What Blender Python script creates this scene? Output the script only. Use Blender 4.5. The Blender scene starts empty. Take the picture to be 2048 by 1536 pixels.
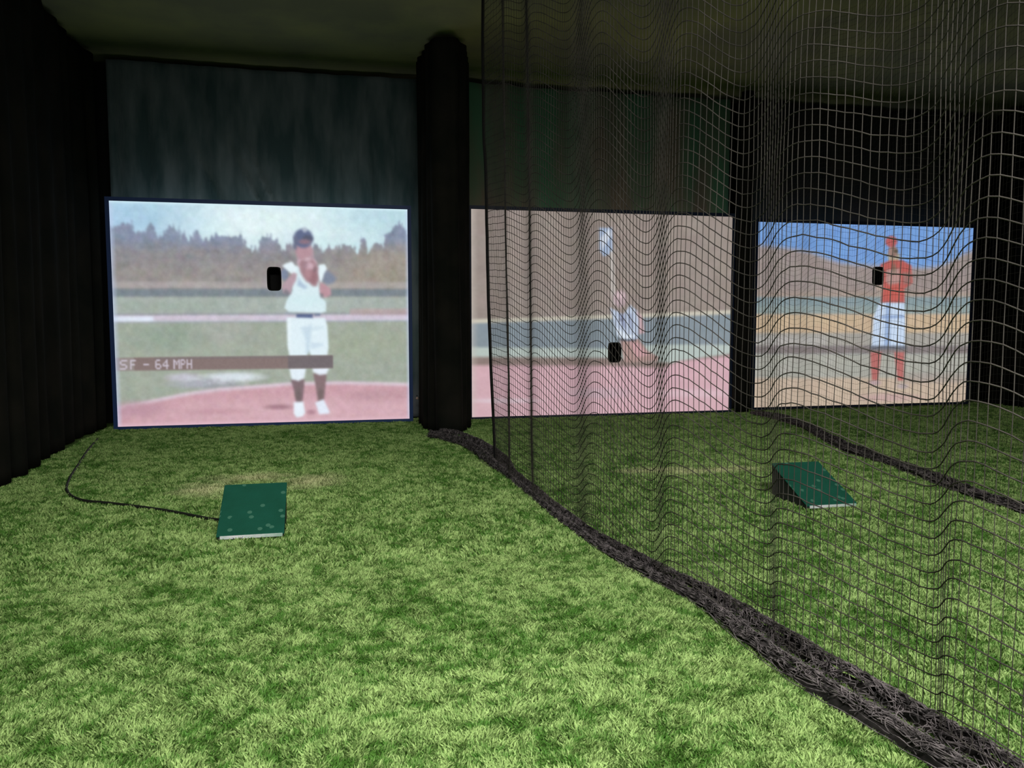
import bpy, math, random
import numpy as np
from mathutils import Vector

# ------------------------------------------------------------------ camera, world, lights, exposure
S = bpy.context.scene
CAM_H, FPX = 1.3, 1620.0
YAW, PITCH = math.radians(13.0), math.atan(134 / 1620.0)
cd = bpy.data.cameras.new('camera'); cam = bpy.data.objects.new('camera', cd)
S.collection.objects.link(cam); S.camera = cam
cam.location = (0, 0, CAM_H)
cam.rotation_euler = (math.radians(90) - PITCH, 0, -YAW)
cd.sensor_width = 36.0; cd.lens = 36.0 * FPX / 2048.0; cd.clip_start = 0.05
S.view_settings.view_transform = 'Standard'; S.view_settings.look = 'None'
S.view_settings.exposure = 0.0; S.view_settings.gamma = 1.0; S.view_settings.use_curve_mapping = False
W = bpy.data.worlds.new('world'); S.world = W; W.use_nodes = True
W.node_tree.nodes['Background'].inputs[0].default_value = (0.75, 0.85, 1.0, 1)
W.node_tree.nodes['Background'].inputs[1].default_value = 0.16

def area_light(name, loc, target, size, power, color, spread=180):
    d = bpy.data.lights.new(name, 'AREA'); d.shape = 'RECTANGLE'
    d.size, d.size_y = size; d.energy = power; d.color = color; d.spread = math.radians(spread)
    o = bpy.data.objects.new(name, d); S.collection.objects.link(o)
    o.location = loc
    o.rotation_euler = (Vector(target) - Vector(loc)).to_track_quat('-Z', 'Y').to_euler()
    return o
# hall ceiling lamp behind the hitter's end; weak unseen fills added down the tunnels
area_light('hall_lamp', (1.0, -1.2, 4.1), (1.2, 2.6, 0.0), (4.5, 0.5), 222, (1.0, 0.98, 0.92), 105)
area_light('tunnel_fill', (-0.5, 5.0, 4.2), (-0.5, 6.0, 0), (1.2, 0.3), 6, (1.0, 0.97, 0.88), 85)
area_light('tunnel_fill', (3.6, 5.0, 4.2), (3.6, 6.0, 0), (1.2, 0.3), 6, (1.0, 0.97, 0.88), 85)

rng = np.random.default_rng(7); random.seed(7)

# ------------------------------------------------------------------ helpers
def tag(o, label=None, cat=None, group=None, kind=None):
    if label: o['label'] = label
    if cat: o['category'] = cat
    if group: o['group'] = group
    if kind: o['kind'] = kind
    return o

def mesh_obj(name, verts, faces, mat, parent=None, smooth=False):
    me = bpy.data.meshes.new(name)
    verts = np.asarray(verts, dtype=np.float32)
    if isinstance(faces, np.ndarray):
        n = faces.shape[1]
        me.vertices.add(len(verts)); me.vertices.foreach_set('co', verts.ravel())
        me.loops.add(faces.size); me.loops.foreach_set('vertex_index', faces.astype(np.int32).ravel())
        me.polygons.add(len(faces)); me.polygons.foreach_set('loop_start', np.arange(0, faces.size, n, dtype=np.int32))
        me.update(calc_edges=True)
    else:
        me.from_pydata(verts.tolist(), [], faces)
    me.validate()
    if mat: me.materials.append(mat)
    if smooth: me.polygons.foreach_set('use_smooth', [True] * len(me.polygons))
    o = bpy.data.objects.new(name, me); S.collection.objects.link(o)
    if parent: o.parent = parent
    return o

def empty(name, loc=(0, 0, 0), rz=0.0):
    o = bpy.data.objects.new(name, None); S.collection.objects.link(o)
    o.location = loc; o.rotation_euler = (0, 0, rz); o.empty_display_size = 0.1
    return o

class Geo:
    def __init__(s): s.v = []; s.f = []
    def box(s, a, b):
        n = len(s.v); (x0, y0, z0), (x1, y1, z1) = a, b
        s.v += [(x0,y0,z0),(x1,y0,z0),(x1,y1,z0),(x0,y1,z0),(x0,y0,z1),(x1,y0,z1),(x1,y1,z1),(x0,y1,z1)]
        s.f += [[n+i for i in q] for q in ((0,3,2,1),(4,5,6,7),(0,1,5,4),(1,2,6,5),(2,3,7,6),(3,0,4,7))]
        return s
    def ball(s, c, r, n=10):
        b = len(s.v)
        for i in range(n + 1):
            t = math.pi * i / n
            for j in range(n * 2):
                p = math.pi * j / n
                s.v.append((c[0]+r*math.sin(t)*math.cos(p), c[1]+r*math.sin(t)*math.sin(p), c[2]+r*math.cos(t)))
        m = n * 2
        for i in range(n):
            for j in range(m):
                s.f.append([b+i*m+j, b+(i+1)*m+j, b+(i+1)*m+(j+1)%m, b+i*m+(j+1)%m])
        return s
    def obj(s, name, mat, parent=None, smooth=False, bevel=0.0):
        o = mesh_obj(name, s.v, s.f, mat, parent, smooth)
        if bevel:
            m = o.modifiers.new('bevel', 'BEVEL'); m.width = bevel; m.segments = 3
        return o

def tubes(paths, radius, sides=4):
    """paths: list of (n,3) arrays -> verts, quad faces of thin prisms along them"""
    V, F, off = [], [], 0
    for P in paths:
        P = np.asarray(P, float); n = len(P)
        T = np.gradient(P, axis=0); T /= np.linalg.norm(T, axis=1, keepdims=True) + 1e-9
        ref = np.where(np.abs(T[:, 2:3]) > 0.8, np.array([[1.0, 0, 0]]), np.array([[0, 0, 1.0]]))
        A = np.cross(T, ref); A /= np.linalg.norm(A, axis=1, keepdims=True) + 1e-9
        B = np.cross(T, A)
        r = radius if np.isscalar(radius) else radius
        ang = np.arange(sides) * 2 * math.pi / sides
        ring = P[:, None, :] + r * (np.cos(ang)[None, :, None] * A[:, None, :] + np.sin(ang)[None, :, None] * B[:, None, :])
        V.append(ring.reshape(-1, 3))
        i = np.arange(n - 1)[:, None] * sides; j = np.arange(sides)[None, :]; k = (j + 1) % sides
        F.append(np.stack([i + j, i + k, i + sides + k, i + sides + j], -1).reshape(-1, 4) + off)
        off += n * sides
    return np.concatenate(V), np.concatenate(F)

def spline(pts, n):
    P = np.asarray(pts, float)
    P = np.vstack([2*P[0]-P[1], P, 2*P[-1]-P[-2]])
    out = []
    m = len(P) - 3
    for t in np.linspace(0, m - 1e-6, n):
        i = int(t); u = t - i
        p0, p1, p2, p3 = P[i:i+4]
        out.append(0.5*((2*p1)+(-p0+p2)*u+(2*p0-5*p1+4*p2-p3)*u*u+(-p0+3*p1-3*p2+p3)*u**3))
    return np.array(out)

def vnoise(x, y, seed=0):
    xi = np.floor(x).astype(np.int64); yi = np.floor(y).astype(np.int64)
    fx = x - xi; fy = y - yi; fx = fx*fx*(3-2*fx); fy = fy*fy*(3-2*fy)
    def h(a, b):
        n = (a * 374761393 + b * 668265263 + seed * 974711) & 0xffffffff
        n = ((n ^ (n >> 13)) * 1274126177) & 0xffffffff
        return ((n ^ (n >> 16)) & 0xffff) / 65535.0
    return (h(xi,yi)*(1-fx)+h(xi+1,yi)*fx)*(1-fy)+(h(xi,yi+1)*(1-fx)+h(xi+1,yi+1)*fx)*fy
def fbm(x, y, seed=0, o=4):
    s = 0; a = 1; t = 0
    for k in range(o):
        s = s + a * vnoise(x * 2**k, y * 2**k, seed + k); t += a; a *= .55
    return s / t

def s2l(c):
    c = np.asarray(c, float) / 255.0
    return np.where(c <= 0.04045, c / 12.92, ((c + 0.055) / 1.055) ** 2.4)

# ------------------------------------------------------------------ materials
def mat(name, color=(0.5, 0.5, 0.5), rough=0.8, spec=0.2, noise=None, bump=0.0, bscale=60, stretch=(1, 1, 1), sheen=0.0):
    m = bpy.data.materials.new(name); m.use_nodes = True
    nt = m.node_tree; b = nt.nodes['Principled BSDF']
    b.inputs['Base Color'].default_value = (*color, 1); b.inputs['Roughness'].default_value = rough
    b.inputs['Specular IOR Level'].default_value = spec
    if sheen: b.inputs['Sheen Weight'].default_value = sheen
    tc = nt.nodes.new('ShaderNodeTexCoord'); mp = nt.nodes.new('ShaderNodeMapping')
    mp.inputs['Scale'].default_value = stretch; nt.links.new(tc.outputs['Object'], mp.inputs['Vector'])
    if noise:
        c2, scale = noise
        n = nt.nodes.new('ShaderNodeTexNoise'); n.inputs['Scale'].default_value = scale; n.inputs['Detail'].default_value = 5
        r = nt.nodes.new('ShaderNodeValToRGB')
        r.color_ramp.elements[0].position = .38; r.color_ramp.elements[0].color = (*color, 1)
        r.color_ramp.elements[1].position = .64; r.color_ramp.elements[1].color = (*c2, 1)
        nt.links.new(mp.outputs[0], n.inputs['Vector']); nt.links.new(n.outputs['Fac'], r.inputs[0])
        nt.links.new(r.outputs[0], b.inputs['Base Color'])
    if bump:
        n = nt.nodes.new('ShaderNodeTexNoise'); n.inputs['Scale'].default_value = bscale
        bp = nt.nodes.new('ShaderNodeBump'); bp.inputs['Strength'].default_value = bump; bp.inputs['Distance'].default_value = .01
        nt.links.new(mp.outputs[0], n.inputs['Vector']); nt.links.new(n.outputs['Fac'], bp.inputs['Height'])
        nt.links.new(bp.outputs[0], b.inputs['Normal'])
    return m

M_net = mat('net_twine', (0.036, 0.032, 0.028), .7, .3, noise=((0.070, 0.062, 0.055), 6))
M_netfar = mat('net_twine_far', (0.025, 0.023, 0.02), .8, .2)
M_heap = mat('net_twine_heap', (0.032, 0.029, 0.029), .8, .2, noise=((0.20, 0.175, 0.18), 30))
M_skirt = mat('bunched_net', (0.020, 0.019, 0.018), .9, .1, noise=((0.05, 0.044, 0.044), 22))
M_teal = mat('teal_curtain', (0.042, 0.072, 0.074), .9, .1, noise=((0.115, 0.145, 0.150), 2.4), bump=.5, bscale=14, stretch=(1.8, 1.8, .45))
M_green = mat('green_curtain', (0.060, 0.150, 0.085), .9, .1, noise=((0.12, 0.105, 0.075), 1.6), bump=.3, bscale=40, stretch=(1.6, 1.6, .35))
M_black = mat('black_curtain', (0.009, 0.010, 0.008), .95, .05, noise=((0.016, 0.015, 0.012), 2.5))
M_char = mat('charcoal_curtain', (0.022, 0.026, 0.024), .95, .05, noise=((0.035, 0.032, 0.026), 2.0))
M_wall = mat('dark_wall_paint', (0.008, 0.009, 0.008), .9, .1)
M_ceil = mat('olive_ceiling', (0.30, 0.30, 0.20), .95, .1, noise=((0.46, 0.46, 0.22), .9), bump=.2, bscale=20)
M_frame = mat('navy_frame', (0.012, 0.02, 0.05), .5, .3)
M_bluef = mat('blue_frame', (0.02, 0.055, 0.19), .5, .3)
M_dark = mat('black_rubber', (0.006, 0.006, 0.006), .7, .2)
M_cable = mat('black_cable', (0.012, 0.014, 0.01), .6, .3)
M_ball = mat('beige_ball', (0.55, 0.42, 0.36), .5, .3)
M_metal = mat('silver_strip', (0.75, 0.75, 0.78), .35, .5, noise=((0.35, 0.5, 0.42), 9))
M_side = mat('dark_side_board', (0.022, 0.03, 0.025), .7, .2, noise=((0.04, 0.04, 0.036), 8))

def felt():
    m = mat('green_felt', (0.008, 0.098, 0.062), .85, .15, bump=.4, bscale=160)
    nt = m.node_tree; b = nt.nodes['Principled BSDF']
    tc = nt.nodes.new('ShaderNodeTexCoord'); v = nt.nodes.new('ShaderNodeTexVoronoi'); v.voronoi_dimensions = '2D'; v.inputs['Scale'].default_value = 17
    lt = nt.nodes.new('ShaderNodeMath'); lt.operation = 'LESS_THAN'; lt.inputs[1].default_value = .24
    sep = nt.nodes.new('ShaderNodeSeparateColor'); gt = nt.nodes.new('ShaderNodeMath'); gt.operation = 'GREATER_THAN'; gt.inputs[1].default_value = .62
    mu = nt.nodes.new('ShaderNodeMath'); mu.operation = 'MULTIPLY'
    n = nt.nodes.new('ShaderNodeTexNoise'); n.inputs['Scale'].default_value = 9
    mx0 = nt.nodes.new('ShaderNodeMixRGB'); mx0.inputs[1].default_value = (0.007, 0.070, 0.042, 1); mx0.inputs[2].default_value = (0.010, 0.10, 0.066, 1)
    mx = nt.nodes.new('ShaderNodeMixRGB'); mx.inputs[2].default_value = (0.055, 0.175, 0.12, 1)
    L = nt.links.new
    L(tc.outputs['Object'], v.inputs['Vector']); L(tc.outputs['Object'], n.inputs['Vector'])
    L(v.outputs['Distance'], lt.inputs[0]); L(v.outputs['Color'], sep.inputs[0]); L(sep.outputs[0], gt.inputs[0])
    L(lt.outputs[0], mu.inputs[0]); L(gt.outputs[0], mu.inputs[1]); L(n.outputs['Fac'], mx0.inputs[0])
    L(mx0.outputs[0], mx.inputs[1]); L(mu.outputs[0], mx.inputs[0]); L(mx.outputs[0], b.inputs['Base Color'])
    return m
M_felt = felt()

def attr_mat(name, rough=.8, emit=False):
    m = bpy.data.materials.new(name); m.use_nodes = True; nt = m.node_tree; b = nt.nodes['Principled BSDF']
    a = nt.nodes.new('ShaderNodeAttribute'); a.attribute_name = 'col'
    b.inputs['Roughness'].default_value = rough; b.inputs['Specular IOR Level'].default_value = .12
    if emit:
        b.inputs['Base Color'].default_value = (.04, .04, .04, 1)
        nt.links.new(a.outputs['Color'], b.inputs['Emission Color']); b.inputs['Emission Strength'].default_value = 1.0
    else:
        nt.links.new(a.outputs['Color'], b.inputs['Base Color'])
    return m
M_screen = attr_mat('projected_picture', .9, True)
M_blade = attr_mat('turf_fibre', .55)

# ------------------------------------------------------------------ the room
def struct(name, geo, m):
    o = geo.obj(name, m); o['kind'] = 'structure'; return o
YW, ZC = 10.75, 4.32
M_turf = mat('turf_base', (0.055, 0.105, 0.020), .95, .1, noise=((0.12, 0.22, 0.055), 26), bump=.8, bscale=120)
struct('floor', Geo().box((-5, -5, -.1), (12.5, YW + .3, 0)), M_turf)
struct('ceiling', Geo().box((-5, -5, ZC), (12.5, YW + .3, ZC + .1)), M_ceil)
struct('wall_back', Geo().box((-5, YW, 0), (12.5, YW + .1, ZC)), M_wall)
struct('wall_left', Geo().box((-5.1, -5, 0), (-5, YW, ZC)), M_wall)
struct('wall_right', Geo().box((12.4, -5, 0), (12.5, YW, ZC)), M_wall)

# ------------------------------------------------------------------ draped curtains (cloth with depth)
def curtain(name, path, z0, z1, m, label, cat, amp=.05, wl=.35, seed=0, th=.012, creases=None, nz=30, parent=None):
    P = spline(path, 400); P = P[:, :2]
    d = np.r_[0, np.cumsum(np.linalg.norm(np.diff(P, axis=0), axis=1))]
    n = max(24, int(d[-1] / (wl / 9)))
    s = np.linspace(0, d[-1], n); X = np.interp(s, d, P[:, 0]); Y = np.interp(s, d, P[:, 1])
    T = np.stack([np.gradient(X), np.gradient(Y)], 1); T /= np.linalg.norm(T, axis=1, keepdims=True)
    N = np.stack([T[:, 1], -T[:, 0]], 1)
    zz = np.linspace(z0, z1, nz)
    ph = 2*math.pi*(s/wl + 1.3*fbm(s/wl*.35, s*0+seed, seed))
    V = []
    for z in zz:
        u = (z - z0) / max(z1 - z0, 1e-6)
        a = amp * (0.55 + .45 * (1 - u)) * (.6 + .8 * fbm(s*1.3, s*0+z*.5, seed+3))
        w = a * np.sin(ph + .5*np.sin(z*1.1+seed)) + .4*amp*np.sin(ph*.37+z*.8)
        if creases is not None: w = w + creases(X, z)
        V.append(np.stack([X + N[:, 0]*w, Y + N[:, 1]*w, np.full(n, z)], 1))
    V = np.array(V)
    i = np.arange(nz-1)[:, None]*n; j = np.arange(n-1)[None, :]
    F = np.stack([i+j, i+j+1, i+n+j+1, i+n+j], -1).reshape(-1, 4)
    o = mesh_obj(name, V.reshape(-1, 3), F, m, parent, True)
    md = o.modifiers.new('thickness', 'SOLIDIFY'); md.thickness = th; md.offset = 0
    if label: tag(o, label, cat)
    return o

def creases(X, z):
    w = 0
    for (xa, xb, zt, wd) in ((-1.55, -1.15, 3.45, .035), (-1.15, -.72, 3.5, .03), (-1.0, -.55, 3.6, .025), (.55, .62, 3.6, .03), (-.1, -.12, 3.5, .03), (.2, .25, 3.4, .02)):
        t = np.clip((zt - z) / (zt - 2.6), 0, 1); xc = xa + (xb - xa) * t
        w = w + .09 * (t ** .6) * np.exp(-((X - xc) / wd) ** 2)
    return w
curtain('backdrop_curtain', [(-2.40, 10.4), (-.6, 10.45), (1.25, 10.4)], .02, ZC-.06, M_teal,
        'dark teal backdrop curtain with slanting creases above the leftmost screen', 'curtain', amp=.018, wl=.33, seed=2, creases=creases, nz=80)
curtain('backdrop_curtain', [(1.45, 10.4), (3.5, 10.45), (5.45, 10.4)], .02, ZC-.06, M_green,
        'dark green and brown backdrop curtain above the middle screen', 'curtain', amp=.05, wl=.62, seed=5, nz=40)
curtain('backdrop_curtain', [(5.6, 10.4), (7.5, 10.45), (9.55, 10.4)], .02, ZC-.06, M_char,
        'black backdrop curtain seen through netting above the rightmost screen', 'curtain', amp=.05, wl=.5, seed=8, nz=40)
curtain('side_curtain', [(-2.52, 10.25), (-2.58, 9.4), (-2.52, 8.4), (-2.42, 6.9), (-2.42, 4.5), (-2.45, 1.0), (-2.45, -2.5)], .02, ZC-.06, M_black,
        'black side curtain running along the left edge of the nearest turf lane', 'curtain', amp=.03, wl=.42, seed=11, nz=40)
curtain('side_curtain', [(9.68, 10.3), (9.72, 9.8), (9.75, 9.0), (9.8, 6.0), (9.8, 1.0)], .02, ZC-.06, M_black,
        'black side curtain at the far right beyond the rightmost screen', 'curtain', amp=.06, wl=.45, seed=13, nz=40)
curtain('divider_drape', [(1.12, 9.85), (1.13, 9.3), (1.20, 8.88), (1.42, 8.80), (1.60, 9.25), (1.70, 9.85)], .02, ZC-.06, M_black,
        'black gathered drape between the leftmost and middle screens', 'curtain', amp=.03, wl=.22, seed=17, nz=40)
curtain('divider_drape', [(5.42, 10.0), (5.46, 9.93), (5.56, 9.93), (5.61, 10.0)], .02, ZC-.06, M_black,
        'narrow black drape between the middle and rightmost screens', 'curtain', amp=.010, wl=.09, seed=19, nz=40)

# ------------------------------------------------------------------ projected pictures, painted per vertex on the screens
class Paint:
    def __init__(s, corners, nu, nv):
        # corners: photo positions of TL TR BR BL used only to read off the picture's own layout
        (tlx, tly), (trx, tr_y), (brx, bry), (blx, bly) = corners
        hl = bly - tly; hr = bry - tr_y
        u, v = np.meshgrid(np.linspace(0, 1, nu), np.linspace(0, 1, nv))
        t = u * hr / (u * hr + (1-u) * hl)
        s.t = t
        s.x = (1-v)*((1-t)*tlx + t*trx) + v*((1-t)*blx + t*brx)
        s.y = (1-v)*((1-t)*tly + t*tr_y) + v*((1-t)*bly + t*bry)
        s.c = np.zeros((nv, nu, 3)); s.u, s.v = u, v
    def mix(s, m, col):
        m = np.clip(m, 0, 1)[..., None]; s.c = s.c*(1-m) + np.asarray(col, float)*m
    def band(s, y0, y1, col, soft=3, x0=-1e9, x1=1e9, a=1):
        m = np.clip((s.y-y0)/soft+.5, 0, 1)*np.clip((y1-s.y)/soft+.5, 0, 1)*np.clip((s.x-x0)/soft+.5, 0, 1)*np.clip((x1-s.x)/soft+.5, 0, 1)
        s.mix(m*a, col)
    def poly(s, pts, col, soft=2.5, a=1):
        P = np.asarray(pts, float); X, Y = s.x, s.y
        sel = (X > P[:,0].min()-9) & (X < P[:,0].max()+9) & (Y > P[:,1].min()-9) & (Y < P[:,1].max()+9)
        x = X[sel]; y = Y[sel]; d = np.full(x.shape, 1e9); ins = np.zeros(x.shape, bool)
        for i in range(len(P)):
            ax, ay = P[i-1]; bx, by = P[i]; ex, ey = bx-ax, by-ay
            tt = np.clip(((x-ax)*ex+(y-ay)*ey)/(ex*ex+ey*ey+1e-9), 0, 1)
            d = np.minimum(d, np.hypot(x-ax-tt*ex, y-ay-tt*ey))
            cr = ((ay > y) != (by > y)) & (x < (bx-ax)*(y-ay)/(by-ay+1e-12)+ax); ins ^= cr
        sd = np.where(ins, d, -d); m = np.zeros(X.shape); m[sel] = np.clip(sd/soft+.5, 0, 1)
        s.mix(m*a, col)
    def ell(s, cx, cy, rx, ry, col, soft=.25, a=1):
        r = np.hypot((s.x-cx)/rx, (s.y-cy)/ry); s.mix(np.clip((1-r)/soft+.5, 0, 1)*a, col)
    def grain(s, amp, scale, seed=0):
        n = fbm(s.x/scale, s.y/scale, seed, 3) - .5; s.c = s.c + amp*2*n[..., None]
    def blot(s, amp, scale, seed=0):
        base = fbm(s.x/scale, s.y/scale, seed, 3)-.5
        for k in range(3):
            s.c[..., k] += amp*2*(.75*base + .25*(fbm(s.x/scale, s.y/scale, seed+11*k+1, 3)-.5))
    def blur(s, n=1):
        for _ in range(n):
            for ax in (0, 1):
                a = np.concatenate([s.c.take([0], ax), s.c, s.c.take([-1], ax)], ax); m = s.c.shape[ax]
                s.c = .25*a.take(range(0, m), ax)+.5*a.take(range(1, m+1), ax)+.25*a.take(range(2, m+2), ax)
    def desat(s, k):
        g = s.c.mean(-1, keepdims=True); s.c = g + (s.c-g)*k

def Z(ox, oy, k):   # reads a list of crop positions into picture positions
    return lambda *pts: [(ox + x/k, oy + y/k) for x, y in pts]

FONT = {'S': '01111 10000 10000 01110 00001 00001 11110', 'F': '11111 10000 10000 11110 10000 10000 10000', '-': '00000 00000 00000 11111 00000 00000 00000',
        '6': '01110 10000 10000 11110 10001 10001 01110', '4': '00010 00110 01010 10010 11111 00010 00010', 'M': '10001 11011 10101 10101 10001 10001 10001',
        'P': '11110 10001 10001 11110 10000 10000 10000', 'H': '10001 10001 10001 11111 10001 10001 10001'}

def picture_one():
    p = Paint(((222,408),(816,416),(818,845),(232,848)), 440, 325)
    z = Z(200, 390, 3.103); q = Z(500, 440, 7.68); k = Z(500, 620, 6.4)
    p.c[:] = (196, 224, 232)
    p.ell(530, 445, 170, 50, (222, 240, 243), 1.2); p.ell(250, 440, 110, 55, (166, 200, 228), 1.4, .8); p.ell(760, 430, 90, 30, (188, 218, 230), 1.2, .8)
    p.blot(7, 60, 3)
    trees = z((60,240),(110,225),(150,205),(190,200),(205,245),(240,262),(265,255),(280,220),(300,212),(322,250),(340,290),(370,262),(390,262),(398,215),(430,212),(460,225),(478,270),(500,265),(520,290),(550,280),(562,232),(580,262),(592,292),(640,300),(680,268),(705,262),(760,280),(800,272),(832,262),(850,295),(880,330),(905,352),(940,340),(955,295),(990,265),(1020,270),(1060,290),(1078,330),(1100,350),(1130,322),(1170,310),(1320,335),(1350,372),(1378,330),(1420,345),(1440,328),(1480,322),(1540,340),(1570,360),(1590,350),(1602,265),(1625,268),(1640,360),(1662,362),(1690,305),(1715,300),(1742,325),(1762,262),(1800,235),(1835,185),(1862,172),(1885,215),(1930,250),(1960,700),(60,700))
    X0, Y0 = p.x, p.y
    p.x = X0 + 7*(fbm(X0/4, Y0/5, 41, 2)-.5); p.y = Y0 + 5 + 22*(fbm(X0/3.5, Y0/12, 43, 2)-.5)
    sky = p.c.copy(); p.poly(trees, (255, 0, 0), 4); tm = np.clip((sky[..., 1]-p.c[..., 1])/np.maximum(sky[..., 1], 1), 0, 1)
    p.x, p.y = X0, Y0
    wood = Paint.__new__(Paint); wood.x, wood.y = X0, Y0; wood.c = np.zeros_like(sky) + (134, 144, 166)
    wood.mix(np.clip((Y0-478+20*(fbm(X0/14, Y0/14, 45)-.5))/30, 0, 1), (142, 140, 144)); wood.mix(np.clip((Y0-515)/30, 0, 1)*.7, (152, 146, 141))
    wood.mix(np.clip((X0-620)/120, 0, 1)*np.clip((Y0-475)/40, 0, 1)*.7, (162, 152, 138))
    wood.blot(13, 14, 9); wood.blot(8, 5, 19)
    p.c = sky*(1-tm[..., None]) + wood.c*tm[..., None]
    p.band(563, 576, (176, 170, 170), 5, a=.7); p.band(577, 593, (124, 134, 142), 5); p.band(593, 627, (166, 176, 170), 5)
    p.band(603, 622, (156, 170, 160), 8, 420-200+20, 420, .6); p.band(625, 631, (142, 142, 148), 3, a=.8)
    p.band(629, 641, (206, 196, 212), 4); p.band(631, 647, (224, 234, 248), 5, 200, 300, .9); p.band(617, 630, (190,160,165), 5, 690, 900, .6)
    p.band(642, 900, (160, 169, 156), 5); p.ell(330, 670, 60, 25, (142, 160, 146), 1.0, .6); p.ell(440, 665, 60, 25, (168, 172, 166), 1.0, .6)
    p.ell(720, 690, 90, 30, (158, 168, 148), 1.0, .6); p.blot(8, 16, 33); p.band(641, 644, (150, 150, 165), 3, a=.6)
    p.ell(450, 753, 55, 9, (214, 224, 232), .9); p.ell(395, 765, 60, 9, (170, 172, 182), .9); p.ell(355, 752, 30, 8, (190, 188, 200), .9); p.ell(430, 770, 40, 5, (150,155,160), .9, .7); p.mix(np.clip(1-np.abs(p.y-757)/14, 0, 1)*np.clip(1-np.abs(p.x-420)/110, 0, 1)*np.clip((fbm(p.x/9, p.y/4, 77, 3)-.5)*7, 0, 1), (216, 222, 230))
    mound = z((80,1310),(180,1290),(350,1255),(500,1225),(700,1200),(900,1188),(1150,1172),(1500,1172),(1930,1190),(1930,1500),(80,1500))
    p.poly([(x, y-3) for x, y in mound], (214, 196, 208), 5); p.poly([(x, y+4) for x, y in mound], (202, 160, 170), 6)
    p.ell(620, 825, 300, 25, (212, 174, 184), 1.0, .8); p.ell(265, 815, 50, 15, (186, 146, 160), 1.0, .8); p.ell(745, 795, 60, 10, (186, 148, 158), 1.0, .7)
    p.ell(540, 815, 25, 5, (160, 120, 132), 1.0, .9); p.ell(420, 822, 60, 6, (192, 150, 160), 1.0, .7); p.blot(11, 9, 55)
    # the pitcher in the picture
    B = (216, 236, 242); SK = (176, 146, 156)
    p.poly(q((1040,780),(1110,770),(1190,830),(1250,890),(1200,960),(1090,985),(1010,930)), (124, 136, 160), 7, .85); p.ell(555, 548, 8, 12, (120, 135, 165), .6, .8)
    p.poly(q((610,440),(880,440),(900,640),(620,640)), (176,156,166), 4)
    p.ell(595, 500, 17, 20, (182, 146, 156), .4)
    p.ell(594, 476, 20, 19, (98, 108, 140), .3); p.ell(597, 459, 5, 5, (180,190,205), .8); p.poly(q((570,250),(640,250),(610,450),(570,430)), (104,110,134), 5)
    p.ell(603, 477, 11, 7, (88, 92, 112), .6); p.ell(597, 483, 12, 5, (140,116,130), .8)
    p.poly(q((560,700),(1000,700),(960,1000),(1000,1180),(1075,1260),(1075,1400),(1000,1425),(480,1405),(415,1340),(455,1230),(540,1080)), B, 3)
    p.poly(q((385,700),(450,660),(540,632),(610,720),(575,860),(470,770)), (228, 242, 248), 3)
    p.poly(q((560,800),(620,820),(600,920),(530,1040),(520,1130),(400,1120),(385,1000),(440,930)), (182, 156, 166), 3.5)
    p.poly(q((400,1110),(440,1050),(520,1120),(470,1150)), (130,125,135), 4)
    p.poly(q((620,640),(660,600),(900,600),(940,660),(900,720),(640,720)), (204, 176, 188), 5)
    p.poly(q((655,650),(700,600),(760,575),(800,600),(850,580),(905,640),(930,690),(965,720),(950,800),(968,900),(925,1010),(870,1010),(820,960),(760,935),(700,850),(660,770)), (164, 130, 138), 6)
    p.ell(606, 532, 9, 8, (208, 178, 190), .8, .9); p.ell(597, 528, 5, 9, (156,128,138), 1, .7); p.ell(613, 553, 9, 13, (150, 110, 118), 1, .8); p.ell(602, 518, 8, 4, (204,178,188), 1, .8); p.ell(617, 538, 3, 5, (126,104,110), .9, .7); p.ell(604, 547, 7, 11, (178, 138, 146), .8, .8)
    p.poly(q((965,680),(1060,670),(1095,740),(1045,820),(1000,970),(970,900)), (228, 242, 248), 3)
    p.poly(q((985,950),(1060,985),(1150,1050),(1160,1140),(1090,1180),(1010,1190),(970,1080)), (188, 148, 158), 3.5)
    p.poly(q((970,1120),(1030,1130),(1040,1200),(990,1190)), (128,120,128), 4)
    p.poly(q((640,880),(700,960),(780,1020),(740,1060),(620,1000)), (176, 196, 216), 5)
    p.ell(600, 600, 34, 10, (208,234,238), .9, .6)
    p.poly(k((375,90),(880,100),(910,200),(925,480),(905,590),(690,590),(662,520),(630,590),(405,590),(380,450)), (224, 240, 247), 3)
    p.poly(k((560,220),(700,190),(690,300),(665,560),(625,560),(620,380)), (190, 212, 228), 7, .7); p.poly(k((690,220),(860,200),(860,240),(700,260)), (196,216,228), 5, .5)
    p.poly(k((690,420),(850,430),(850,460),(690,500)), (190,210,228), 5, .6)
    p.poly(k((380,110),(430,90),(420,560),(395,500)), (236,246,250), 4, .6)
    p.poly(q((600,1440),(860,1440),(860,1500),(600,1490)), (84, 98, 138), 3); p.poly(q((885,1432),(985,1432),(980,1468),(890,1472)), (110, 124, 150), 3)
    p.poly(q((430,1405),(600,1430),(590,1450),(430,1430)), (150,165,180), 3, .8)
    p.poly(k((415,890),(600,890),(595,980),(570,1195),(490,1190),(450,1000)), (128, 108, 114), 3.5)
    p.poly(k((715,820),(895,830),(880,950),(860,1160),(775,1190),(740,950)), (134, 112, 116), 3.5)
    p.ell(580, 790, 6, 14, (112,100,100), .8, .7); p.ell(627, 790, 5, 12, (112,100,98), .8, .7)
    p.poly(k((400,740),(625,740),(595,880),(520,915),(430,890)), (226, 238, 247), 4); p.poly(k((705,740),(935,740),(890,830),(800,842),(715,800)), (228, 236, 247), 4)
    p.poly(k((455,1190),(580,1185),(605,1330),(570,1380),(490,1392),(455,1340)), (230, 240, 250), 4); p.poly(k((740,1200),(850,1160),(890,1240),(932,1330),(915,1352),(790,1355),(765,1280)), (226, 234, 248), 4)
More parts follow.
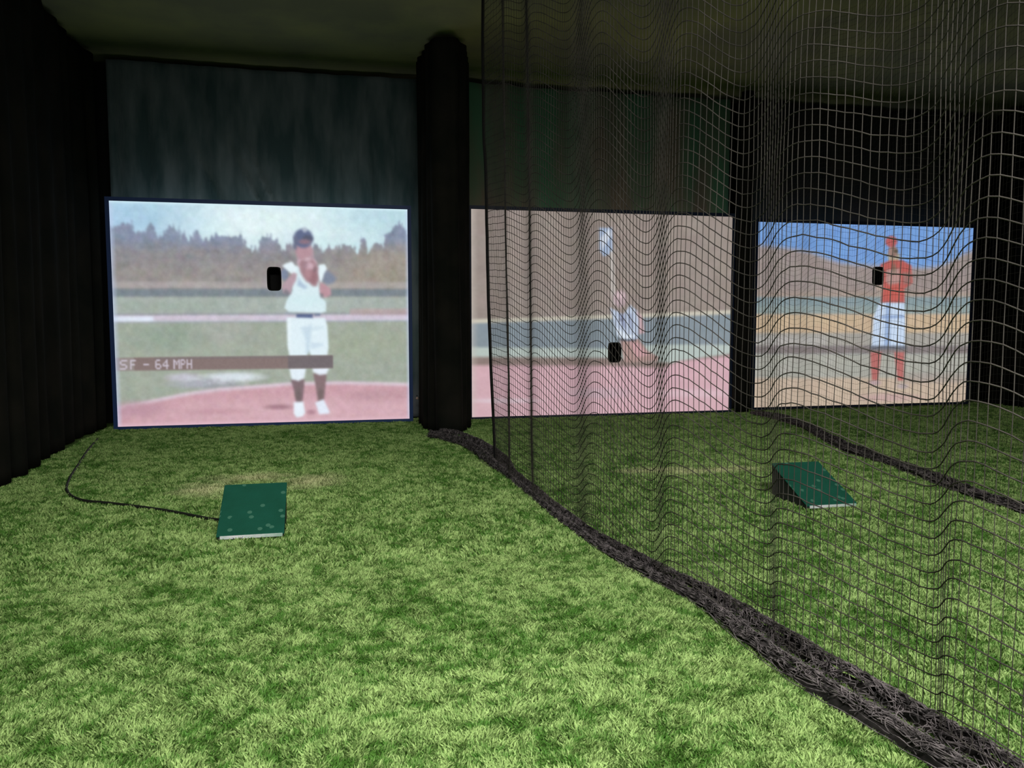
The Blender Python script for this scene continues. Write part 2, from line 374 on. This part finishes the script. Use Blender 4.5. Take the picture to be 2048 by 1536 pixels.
    p.ell(607, 827, 9, 5, (172,130,144), .9, .8)
    p.blot(5, 6, 57); p.blur(3)
    # speed caption bar
    p.band(711.5, 737.5, (132, 115, 113), 4, 262, 653); p.band(711.5, 737.5, (146, 132, 132), 4, 200, 262, .85)
    p.band(712, 737, (108, 102, 108), 4, 560, 653, .75); p.band(712, 716, (118,112,116), 3, 300, 620, .5)
    for ch, x0, x1 in (('S',237,250),('F',256,266),('-',280,290),('6',302,313),('4',316,327),('M',336,348),('P',350,358),('H',361,371)):
        for r, row in enumerate(FONT[ch].split()):
            for c, b in enumerate(row):
                if b == '1':
                    w = (x1-x0)/5.0; p.band(716+r*2.7, 716+r*2.7+3.0, (204, 196, 210), 1.6, x0+c*w, x0+(c+1)*w+.6, .9)
    p.blur(1)
    e = np.maximum(np.maximum(0, 1-p.u*60), np.maximum(0, 1-(1-p.u)*80)); p.mix(e*.6, (190, 205, 235))
    p.mix(np.maximum(0, 1-p.v*70)*.7, (214, 240, 248)); p.mix(np.maximum(0, 1-(1-p.v)*50)*.7, (226, 190, 204))
    p.grain(4, 4, 71)
    return p

def picture_two():
    p = Paint(((943,418),(1466,433),(1456,824),(943,840)), 400, 320); z = Z(900, 400, 3.338)
    p.c[:] = (154, 140, 132); p.blot(6, 30, 5); p.blot(4, 8, 7)
    yl = 400 + (812 - (p.x-943)/ (1466-943)*66)/3.338   # the fence line climbs to the right
    def below(off, col, soft=4, a=1): p.mix(np.clip((p.y-yl-off)/soft+.5, 0, 1)*a, col)
    below(-4, (200, 194, 176)); below(4.5, (132, 146, 156), 5)
    yb = np.interp(p.x, [943, 1200, 1300, 1466], [696, 698, 690, 690])
    p.mix(np.clip((p.y-yb)/6+.5, 0, 1), (180, 194, 188)); 
    yc = np.interp(p.x, [943, 1200, 1330, 1400, 1466], [716, 718, 728, 716, 708])
    p.mix(np.clip((p.y-yc)/7+.5, 0, 1), (142, 122, 116))
    yd = np.interp(p.x, [943, 1200, 1310, 1345, 1466], [733, 734, 738, 724, 712])
    p.mix(np.clip((p.y-yd)/8+.5, 0, 1), (212, 168, 178)); p.blot(6, 16, 25)
    p.ell(1380, 790, 90, 8, (222, 190, 200), .9, .6); p.ell(1000, 806, 60, 5, (220, 196, 206), .9, .8); p.ell(1180, 790, 60, 10, (200, 172, 184), .9, .6)
    # the player in the picture, one arm raised high
    p.poly(z((932,182),(1018,182),(1022,350),(960,375),(932,330)), (160, 180, 212), 4); p.poly(z((940,250),(1000,185),(1015,230),(950,330)), (206, 216, 232), 4)
    p.poly(z((1002,340),(1026,340),(1040,600),(1060,690),(1020,700),(1008,600)), (192, 184, 178), 4)
    p.poly(z((1070,935),(1200,930),(1260,1010),(1340,1055),(1330,1085),(1100,1090)), (176, 142, 136), 5)
    p.poly(z((1140,950),(1200,960),(1270,1040),(1180,1060)), (206, 156, 160), 5)
    p.ell(1221, 597, 14, 17, (186, 160, 166), .5); p.ell(1222, 590, 8, 6, (216, 186, 192), .8)
    p.poly(z((1005,720),(1060,745),(1090,770),(1140,700),(1190,740),(1205,800),(1190,930),(1120,945),(1050,905),(1035,840)), (182, 196, 220), 4)
    p.poly(z((1040,850),(1120,900),(1180,905),(1130,940),(1060,915)), (214, 226, 240), 4); p.poly(z((1060,760),(1100,760),(1110,860),(1090,850)), (120, 130, 168), 5, .7)
    p.poly(z((1120,760),(1150,760),(1160,860),(1140,850)), (130, 140, 175), 5, .6)
    p.poly(z((1180,740),(1225,775),(1240,890),(1200,900),(1200,800)), (196, 162, 168), 4); p.ell(1224, 640, 6, 3, (90,90,110), .8, .5)
    p.poly(z((1060,930),(1180,935),(1180,945),(1080,945)), (70, 76, 90), 3, .8)
    p.mix(np.maximum(0, 1-p.u*40)*.5, (205, 196, 186)); p.grain(5, 4, 91); p.blur(2); p.desat(.85)
    return p

def picture_three():
    p = Paint(((1517,443),(1943,456),(1935,803),(1508,815)), 360, 300); z = Z(1460, 420, 3.483)
    p.c[:] = (112, 158, 224); p.blot(6, 22, 3)
    hills = z((150,250),(300,262),(420,280),(520,300),(620,340),(720,375),(900,392),(1100,400),(1300,410),(1420,400),(1530,360),(1620,310),(1720,280),(1720,700),(150,700))
    p.poly([(x, y-6) for x, y in hills], (150, 158, 184), 8); p.poly(hills, (158, 144, 140), 6)
    p.mix(np.clip((p.y-575)/15,0,1)*.6, (180, 160, 142)); p.blot(7, 18, 8)
    p.band(592, 627, (134, 154, 160), 6); p.band(610, 626, (152, 166, 160), 6, a=.6); p.band(626, 668, (204, 178, 146), 6); p.band(664, 692, (168, 164, 156), 6)
    p.band(672, 690, (190, 188, 186), 8, 1500, 1640, .5); p.band(690, 707, (134, 124, 124), 6); p.band(706, 760, (172, 172, 162), 6); p.band(755, 900, (200, 178, 156), 8)
    p.band(745, 765, (166, 154, 146), 8, 1780, 1960, .7); p.ell(1770, 795, 60, 8, (196, 160, 158), .9, .8); p.blot(7, 16, 28)
    R = (192, 92, 86)
    p.poly(z((1040,300),(1130,300),(1120,390),(1060,390)), (176, 166, 140), 5)
    p.ell(1770, 502, 10, 12, (162, 128, 118), .4); p.ell(1776, 501, 4, 4, (96, 84, 70), .8); p.ell(1766.5, 482, 12, 11, (190, 92, 92), .4)
    p.poly(z((995,372),(1060,345),(1150,345),(1215,380),(1228,500),(1165,545),(1172,640),(1000,640),(1012,545),(1010,470),(990,420)), R, 4)
    p.poly(z((1035,410),(1130,400),(1140,500),(1060,520),(1030,490)), (182, 140, 134), 5); p.poly(z((1150,430),(1215,430),(1215,510),(1160,510)), (160, 112, 106), 5)
    p.ell(1773, 535, 4, 10, (120,110,90), .9, .7); p.ell(1772, 583, 20, 15, (202, 94, 84), .6); p.poly(z((960,510),(1010,520),(1010,560),(965,550)), (196,168,150), 5, .7)
    p.poly(z((988,640),(1168,640),(1180,780),(1176,945),(940,945),(948,740)), (196, 216, 242), 4)
    p.poly(z((1040,640),(1065,640),(1070,940),(1030,940)), (130, 160, 208), 5, .7); p.poly(z((1000,730),(1170,725),(1170,745),(1000,750)), (110, 140, 196), 4, .6)
    p.poly(z((930,940),(1190,940),(1190,965),(930,965)), (98, 106, 122), 5, .8)
    p.poly(z((932,985),(1012,985),(1000,1080),(985,1185),(945,1185),(936,1080)), (190, 108, 104), 4); p.poly(z((1102,985),(1176,985),(1172,1185),(1132,1185),(1115,1080)), (190, 108, 104), 4)
    p.ell(1737, 765, 12, 5, (186, 158, 160), .8); p.ell(1795, 772, 12, 5, (180, 164, 164), .8)
    p.grain(5, 4, 95); p.blur(2); p.desat(.88); return p

def screen(x0, x1, z0, z1, p, hole, label, balls=(), fm=None):
    Y = 10.0; root = empty('projection_screen', ((x0+x1)/2, Y, 0)); tag(root, label, 'screen', None)
    w = x1 - x0; nv, nu = p.x.shape
    hx0, hy0, hx1, hy1 = hole
    X = -w/2 + p.u*w; Zz = z1 + (z0 - z1)*p.v
    # slight slackness of the stretched cloth
    bul = .004*np.sin(p.u*9)*np.sin(p.v*7)
    V = np.stack([X, bul, Zz], -1).reshape(-1, 3)
    i = np.arange(nv-1)[:, None]*nu; j = np.arange(nu-1)[None, :]
    F = np.stack([i+j, i+nu+j, i+nu+j+1, i+j+1], -1)
    cx = .25*(p.x[:-1,:-1]+p.x[1:,:-1]+p.x[:-1,1:]+p.x[1:,1:]); cy = .25*(p.y[:-1,:-1]+p.y[1:,:-1]+p.y[:-1,1:]+p.y[1:,1:])
    r = 4.0; dx = np.maximum(np.abs(cx-(hx0+hx1)/2)-((hx1-hx0)/2-r), 0); dy = np.maximum(np.abs(cy-(hy0+hy1)/2)-((hy1-hy0)/2-r), 0)
    ins = np.hypot(dx, dy) < r
    F = F[~ins]
    o = mesh_obj('picture_surface', V, F.reshape(-1, 4), M_screen, root, True)
    me = o.data; a = me.color_attributes.new('col', 'FLOAT_COLOR', 'POINT')
    col = np.ones((nv*nu, 4), np.float32); col[:, :3] = s2l(np.clip(p.c, 0, 255)).reshape(-1, 3)
    a.data.foreach_set('color', col.ravel())
    # border tape and rails behind the cloth
    g = Geo(); t = .045
    g.box((-w/2-t, -.006, z1), (w/2+t, .03, z1+t)); g.box((-w/2-t, -.006, z0-.0), (-w/2, .03, z1)); g.box((w/2, -.006, z0), (w/2+t, .03, z1))
    g.box((-w/2-t, -.006, max(z0-.035, .004)), (w/2+t, .03, z0))
    g.obj('frame', fm or M_frame, root)
    # the opening the pitched ball comes through: a rounded lip and a short black chute
    ys, xs = np.where(ins); u0, u1 = xs.min()/(nu-1), (xs.max()+1)/(nu-1); v0, v1 = ys.min()/(nv-1), (ys.max()+1)/(nv-1)
    ax, bx = -w/2+u0*w, -w/2+u1*w; az, bz = z1+(z0-z1)*v1, z1+(z0-z1)*v0
    n = 48; cxm, czm, hw, hh = (ax+bx)/2, (az+bz)/2, (bx-ax)/2, (bz-az)/2
    def ring(k, y, e):
        out = []
        for i2 in range(n):
            th = 2*math.pi*i2/n; c, s = math.cos(th), math.sin(th); ex = 5.0
            rr = (abs(c)**ex + abs(s)**ex)**(-1/ex)
            out.append((cxm+(hw+e)*c*rr, y, czm+(hh+e)*s*rr))
        return out
    rings = [ring(0, .012, .006), ring(0, -.012, .006), ring(0, -.014, -.008), ring(0, .30, -.012)]
    v = sum(rings, []); f = []
    for k2 in range(3):
        for i2 in range(n): f.append([k2*n+i2, k2*n+(i2+1) % n, (k2+1)*n+(i2+1) % n, (k2+1)*n+i2])
    f.append([3*n+i2 for i2 in range(n)])
    op = mesh_obj('ball_opening', v, f, M_dark, root); op['label'] = 'black rounded opening in the picture'
    for bx2, bz2 in balls:
        b = Geo().ball((bx2 - (x0+x1)/2, -.03, bz2), .018); bo = b.obj('bungee_ball', M_ball, root, True)
        mesh_obj('bungee_loop', *tubes([np.array([(bx2-(x0+x1)/2, -.02, bz2), (bx2-(x0+x1)/2, -.01, bz2+.03), (bx2-(x0+x1)/2, .02, bz2+.03)])], .004, 6), M_dark, bo)
    return root
screen(-2.33, 1.005, .045, 2.60, picture_one(), (521,534,547.5,579.5),
       'leftmost lit projection screen showing a pitcher in white holding a glove to the face', ((1.10, .30),), M_bluef)
screen(1.79, 5.325, .04, 2.63, picture_two(), (1197,687,1222,726),
       'middle lit projection screen showing a softball player above a pink dirt strip', ((1.70, .62), (1.74, .06)))
screen(5.71, 9.12, .065, 2.575, picture_three(), (1730,533,1750.5,567),
       'rightmost lit projection screen showing a pitcher in red shirt and red socks')

# ------------------------------------------------------------------ netting
CELL = .056
def net(name, path, z0, z1, folds, r, m, label, knots=True, cell=(.031, .056), seed=0, rowjit=.006, lean=0.0):
    """path: plan points, far end first; folds: (plan y at the foot, plan y at 3 m up, height of the rows there, sideways bulge)"""
    P = spline([(x, y) for x, y in path], 600)
    nr = int((z1-z0)/cell[1]); rows = z0 + np.arange(nr+1)*cell[1]
    F4 = np.array(folds)
    def surface(z):
        yk = F4[:, 0] + (F4[:, 1]-F4[:, 0])*min(z/3.0, 1.2); o = np.argsort(yk); yk, sv, wv = yk[o], F4[o, 2], F4[o, 3]
        yq = P[:, 1]; i = np.clip(np.searchsorted(yk, yq)-1, 0, len(yk)-2); t = np.clip((yq-yk[i])/(yk[i+1]-yk[i]), 0, 1)
        t = .5-.5*np.cos(math.pi*t); g = sv[i]*(1-t)+sv[i+1]*t; w = wv[i]*(1-t)+wv[i+1]*t
        return np.stack([P[:, 0]+w, P[:, 1]], 1), g
    C0, _ = surface(1.2)
    d0 = np.r_[0, np.cumsum(np.linalg.norm(np.diff(C0, axis=0), axis=1))]; nc = int(d0[-1]/cell[0]); f = np.arange(nc+1)/nc
    NX = np.zeros((nr+1, nc+1, 3))
    for i, z in enumerate(rows):
        C, g = surface(z); d = np.r_[0, np.cumsum(np.linalg.norm(np.diff(C, axis=0), axis=1))]
        s = f*d[-1]; X = np.interp(s, d, C[:, 0]); Yy = np.interp(s, d, C[:, 1]); G = np.interp(s, d, g)
        wob = .030*(fbm(s*1.1, s*0+z*.7, seed+5)-.5); jit = rowjit*(fbm(s*16, s*0+z*13, seed+8, 2)-.5)*2
        NX[i, :, 0] = X + wob - lean*min(z, 3)*np.exp(-s/.8); NX[i, :, 1] = Yy + .008*(fbm(s*9, s*0+z*5, seed+9, 2)-.5)
        NX[i, :, 2] = np.clip(z + G*(.55+.45*min(1, z)) + jit, .012, ZC-.01)
    root = empty(name, (0, 0, 0)); tag(root, label, 'net')
    V1, F1 = tubes([NX[:, j] for j in range(nc+1)], r*.85, 4); V2, F2 = tubes([NX[i] for i in range(nr+1)], r*1.15, 4)
    mesh_obj('net_mesh', np.concatenate([V1, V2]), np.concatenate([F1, F2+len(V1)]), m, root)
    if knots:
        K = NX.reshape(-1, 3); k = r*1.8
        oc = np.array([(k,0,0),(-k,0,0),(0,k,0),(0,-k,0),(0,0,k),(0,0,-k)])
        kv = (K[:, None, :]+oc[None]).reshape(-1, 3)
        tf = np.array([(0,2,4),(2,1,4),(1,3,4),(3,0,4),(2,0,5),(1,2,5),(3,1,5),(0,3,5)])
        kf = (np.arange(len(K))[:, None, None]*6+tf[None]).reshape(-1, 3)
        mesh_obj('net_knots', kv, kf, m, root)
    return root, NX

near_path = [(1.47, 7.05), (1.45, 6.2), (1.49, 5.2), (1.53, 4.3), (1.60, 3.6), (1.70, 3.0), (1.78, 2.4), (1.82, 1.9), (1.84, 1.2), (1.86, .5)]
near_folds = [(7.05, 7.05, 0, 0), (6.5, 6.5, -.03, .03), (6.20, 6.25, .03, -.035), (5.90, 5.97, -.06, .04), (5.40, 5.50, .07, -.060), (4.92, 5.0, -.13, .035), (4.36, 4.36, .13, -.030),
              (3.82, 3.90, -.15, .035), (3.45, 3.45, .115, -.045), (2.94, 3.21, -.07, .050), (2.69, 2.71, .055, -.055), (2.13, 2.36, -.055, .055), (1.94, 1.87, .085, -.05), (1.62, 1.60, -.02, .05), (1.2, 1.2, .05, -.05), (.8, .8, -.04, .05), (.5, .5, 0, 0)]
near, NXn = net('batting_cage_net', near_path, .03, 4.30, near_folds, .0020, M_net,
           'near dark mesh net hanging in folds between the two turf lanes', seed=3, lean=.035)
# doubled black edge cord at the far end of the near net
e = NXn[:, 0]; V, F = tubes([e + np.array([.006*math.sin(k), .006*math.cos(k), 0]) for k in range(5)], .009, 6)
mesh_obj('edge_rope', V, F, M_dark, near)
far_path = [(5.60, 9.70), (5.35, 8.8), (4.98, 7.2), (4.86, 6.6), (4.66, 5.4), (4.5, 4.4), (4.4, 3.4)]
far_folds = [(9.7, 9.7, 0, 0), (9.1, 9.1, .05, -.05), (8.4, 8.5, -.05, .05), (7.6, 7.6, .05, -.05), (6.9, 6.9, -.05, .05), (6.1, 6.0, .06, -.05), (5.3, 5.3, -.05, .05), (4.5, 4.5, .05, -.05), (3.4, 3.4, -.04, 0)]
far, NXf = net('batting_cage_net', far_path, .03, 4.30, far_folds, .0009, M_netfar,
          'far thin mesh net hanging between the second and third turf lanes', seed=31, knots=False, cell=(.045, .056))

# gathered net skirts lying on the turf
def heap(parent, pts, seed, m, nstr, dens, sr=.0035, core=True):
    """pts: (x, y, halfwidth)"""
    A = spline([(p[0], p[1], p[2]) for p in pts], 500)
    d = np.r_[0, np.cumsum(np.linalg.norm(np.diff(A[:, :2], axis=0), axis=1))]
    n = int(d[-1]/.02); s = np.linspace(0, d[-1], n)
    cx, cy, hw = (np.interp(s, d, A[:, k]) for k in range(3))
    T = np.stack([np.gradient(cx), np.gradient(cy)], 1); T /= np.linalg.norm(T, axis=1, keepdims=True); N = np.stack([-T[:, 1], T[:, 0]], 1)
    R = np.random.default_rng(seed)
    def pt(si, a, h):  # a in -1..1 across
        i = np.clip(si/.02*(n*.02/d[-1]), 0, n-1).astype(int)
        return np.stack([cx[i]+N[i, 0]*a*hw[i], cy[i]+N[i, 1]*a*hw[i], h], -1)
    def prof(a, s_):  # two ridges with a flatter middle, lumpy
        b = .6+.8*fbm(s_*2.4, a*2.0+4, seed)
        return (.012+b*.060*(np.exp(-((a-.62)/.36)**2)+.9*np.exp(-((a+.58)/.36)**2)))*np.clip(hwf(s_)/.10, .6, 1.4)
    hwf = lambda s_: np.interp(s_, s, hw)
    # crumpled solid under-layer: ribbons of bunched cloth following each ridge
    if core:
        for side, (a0, wd) in enumerate(((.68, .15), (-.62, .19))):
            na = 12; V = []
            aa = np.linspace(0, math.pi, na)
            wv = a0 + .12*(fbm(s*1.7, s*0+side*5, seed+2)-.5)*2; ww = wd*(.55+.9*fbm(s*3.1, s*0+side*7, seed+4))
            hh = .048*(.35+1.1*fbm(s*4.3, s*0+9*side, seed+6))*np.clip(hw/.10, .6, 1.4)
            for t in aa:
                q = wv + ww*np.cos(t); rip = 1+.35*(fbm(s*14+t*2, s*0+t*3, seed+7, 2)-.5)
                V.append(np.stack([cx+N[:, 0]*q*hw, cy+N[:, 1]*q*hw, .004+hh*math.sin(t)*rip], 1))
            V = np.array(V); i = np.arange(na-1)[:, None]*n; j = np.arange(n-1)[None, :]
            F = np.stack([i+j, i+j+1, i+n+j+1, i+n+j], -1).reshape(-1, 4)
            mesh_obj('gathered_skirt', V.reshape(-1, 3), F, M_skirt, parent, True)
    paths = []
    for k in range(nstr):
        a0 = R.choice([-.62, .68]) + R.normal(0, .19) if R.uniform() < .8 else R.uniform(-1, 1); ph = R.uniform(0, 60)
        a = np.clip(a0 + .35*(fbm(s*2.6+ph, s*0+k, seed+k)-.5)*2, -1.05, 1.05)
        h = prof(a, s)*(.55+.6*fbm(s*7+ph, s*0+k, seed+k+50)) + .004
        paths.append(np.stack([cx+N[:, 0]*a*hw, cy+N[:, 1]*a*hw, h], 1))
    for k in range(int(d[-1]*dens)):
        s0 = R.uniform(0, d[-1]); L = R.uniform(.03, .12); a0 = R.uniform(-1, .7); a1 = a0 + R.uniform(.2, .6)
        t = np.linspace(0, 1, 9); ss = np.clip(s0 + L*(t-.5)*R.choice([-1, 1]) + .02*np.sin(t*7+k), 0, d[-1]); a = np.clip(a0+(a1-a0)*t, -1.1, 1.1)
        i = np.clip((ss/d[-1]*(n-1)).astype(int), 0, n-1)
        h = prof(a, ss)+.006*np.sin(t*11+k)+.006
        fx = np.interp(ss, s, cx); fy = np.interp(ss, s, cy)
        paths.append(np.stack([fx+N[i, 0]*a*hw[i], fy+N[i, 1]*a*hw[i], np.maximum(h, .004)], 1))
    V, F = tubes(paths, sr, 4)
    o = mesh_obj('fallen_mesh', V, F, m, parent); return o
hp = [(1.14, 8.66, .12), (1.28, 8.40, .12), (1.42, 7.86, .11), (1.455, 7.2, .12), (1.46, 6.85, .11), (1.46, 6.4, .062), (1.47, 5.6, .055), (1.47, 5.15, .055), (1.485, 4.65, .055), (1.52, 4.18, .065), (1.58, 3.76, .070),
      (1.66, 3.39, .070), (1.68, 3.12, .085), (1.68, 2.75, .10), (1.695, 2.42, .108), (1.74, 2.15, .11), (1.76, 1.98, .11), (1.79, 1.6, .11), (1.83, 1.1, .10), (1.86, .5, .10)]
heap(near, hp, 5, M_heap, 54, 460, .0019)
hf = [(5.56, 9.75, .06), (5.60, 9.2, .09), (5.45, 8.35, .08), (5.15, 7.5, .075), (4.90, 6.68, .09), (4.83, 6.1, .07), (4.71, 5.55, .075), (4.56, 4.86, .07), (4.50, 4.35, .07), (4.42, 3.4, .07)]
heap(far, hf, 9, M_heap, 26, 120, .0035)

# ------------------------------------------------------------------ wedge floor boxes
def wedge(loc, label, rz=0.0, seed=0.0):
    root = empty('wedge_box', loc, rz); tag(root, label, 'box')
    w, L, h, h0 = .185, .46, .225, .022
    v = [(-w,0,.004),(w,0,.004),(w,L,.004),(-w,L,.004),(-w,0,h0),(w,0,h0),(w,L,h),(-w,L,h)]
    f = [[0,3,2,1],[4,5,6,7],[0,1,5,4],[1,2,6,5],[2,3,7,6],[3,0,4,7]]
    o = mesh_obj('body', v, f, M_side, root); b = o.modifiers.new('bevel', 'BEVEL'); b.width = .004
    t = .012; e = .006
    v = [(-w-e,-.004,h0+.001),(w+e,-.004,h0+.001),(w+e,L+e,h+.003),(-w-e,L+e,h+.003)]; v += [(x, y, z+t) for x, y, z in v]
    o = mesh_obj('top_panel', v, f, M_felt, root); b = o.modifiers.new('bevel', 'BEVEL'); b.width = .004; b.segments = 2
    o['label'] = 'dark green felt top with pale specks'
    g = Geo().box((-w*.92, -.012, .012), (w*.98, -.0045, .032)); o = g.obj('edge_strip', M_metal, root, bevel=.002); o['label'] = 'silver strip along the low front edge'
    return root
wedge((-.445, 4.88, 0), 'green wedge-shaped floor box with a cable, in front of the leftmost screen')
wedge((3.335, 4.79, 0), 'green wedge-shaped floor box seen through the net, in front of the middle screen', rz=math.radians(-1))

# cable from the first box
cp = [(-.63, 5.30, .03), (-.72, 5.37, .016), (-1.06, 5.70, .014), (-1.43, 5.98, .014), (-1.71, 6.18, .014), (-1.89, 6.53, .014), (-2.01, 7.03, .013), (-2.11, 7.61, .011), (-2.25, 8.44, .010), (-2.37, 9.3, .010)]
V, F = tubes([spline(cp, 160)], .0115, 8)
tag(mesh_obj('power_cable', V, F, M_cable, None, True), 'black cable curving over the turf from the left wedge box toward the left curtain', 'cable')

# ------------------------------------------------------------------ artificial turf pile (uncountable)
PALE_PATCHES = [(-.88, 6.35, .30, .28, -.9), (-.57, 6.75, .40, .20, 0), (-.12, 6.5, .32, .28, .9), (3.15, 6.2, .62, .16, 0), (2.7, 6.3, .4, .15, 0)]
def blades(xr, yr, dens, wid, hgt, seed):
    R = np.random.default_rng(seed)
    n = int((xr[1]-xr[0])*(yr[1]-yr[0])*dens)
    x = R.uniform(*xr, n); y = R.uniform(*yr, n)
    # only where the camera side of the room can see the pile
    keep = (np.arctan2(x, y) > math.radians(-24)) & (np.arctan2(x, y) < math.radians(52))
    for bx, by in ((-.445, 4.88), (3.335, 4.79)): keep &= ~((np.abs(x-bx) < .19) & (y > by-.004) & (y < by+.47))
    x, y = x[keep], y[keep]; n = len(x)
    clump = fbm(x*16, y*16, 101, 3); fine = fbm(x*38, y*38, 131, 2); big = fbm(x*3.0, y*3.0, 104, 3)
    ang = 6.28*2*fbm(x*9, y*9, 102, 2) + R.normal(0, 1.1, n); lean = hgt*R.uniform(.2, 1.0, n)*(.6+.8*clump)
    h = hgt*R.uniform(.6, 1.1, n)*(.5+1.0*clump); th = R.uniform(0, 6.28, n); w = wid*R.uniform(.7, 1.2, n)*.5
    bx, by = np.cos(th)*w, np.sin(th)*w
    lx, ly = np.cos(ang)*lean, np.sin(ang)*lean
    V = np.stack([np.stack([x-bx, y-by, np.zeros(n)], 1), np.stack([x+bx, y+by, np.zeros(n)], 1),
                  np.stack([x+bx*.7+lx*.5, y+by*.7+ly*.5, h*.75], 1), np.stack([x-bx*.3+lx, y-by*.3+ly, h], 1)], 1).reshape(-1, 3)
    t = np.clip((big-.5)*1.3+(clump-.5)*2.2+(fine-.5)*1.8+.60+R.normal(0, .20, n), 0, 1)[:, None]
    dark = np.array([.075, .190, .030]); lite = np.array([.345, .50, .17])
    c = dark*(1-t)+lite*t
    # pale patches blended into the blade colour behind the boxes
    patch_mask = np.zeros(n)
    for cx, cy, rx, ry, rot in PALE_PATCHES:
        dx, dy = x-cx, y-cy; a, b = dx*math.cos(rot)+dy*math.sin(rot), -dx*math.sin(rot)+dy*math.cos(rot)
        patch_mask = np.maximum(patch_mask, np.clip(1.25-np.hypot(a/rx, b/ry)-.9*(fbm(x*9, y*9, 106, 3)-.4), 0, 1))
    wm = (patch_mask*.9)[:, None]; c = c*(1-wm)+np.array([.60, .62, .33])*wm
    col = np.ones((n, 4, 4), np.float32); col[:, :, :3] = c[:, None, :]
    return V, col.reshape(-1, 4)
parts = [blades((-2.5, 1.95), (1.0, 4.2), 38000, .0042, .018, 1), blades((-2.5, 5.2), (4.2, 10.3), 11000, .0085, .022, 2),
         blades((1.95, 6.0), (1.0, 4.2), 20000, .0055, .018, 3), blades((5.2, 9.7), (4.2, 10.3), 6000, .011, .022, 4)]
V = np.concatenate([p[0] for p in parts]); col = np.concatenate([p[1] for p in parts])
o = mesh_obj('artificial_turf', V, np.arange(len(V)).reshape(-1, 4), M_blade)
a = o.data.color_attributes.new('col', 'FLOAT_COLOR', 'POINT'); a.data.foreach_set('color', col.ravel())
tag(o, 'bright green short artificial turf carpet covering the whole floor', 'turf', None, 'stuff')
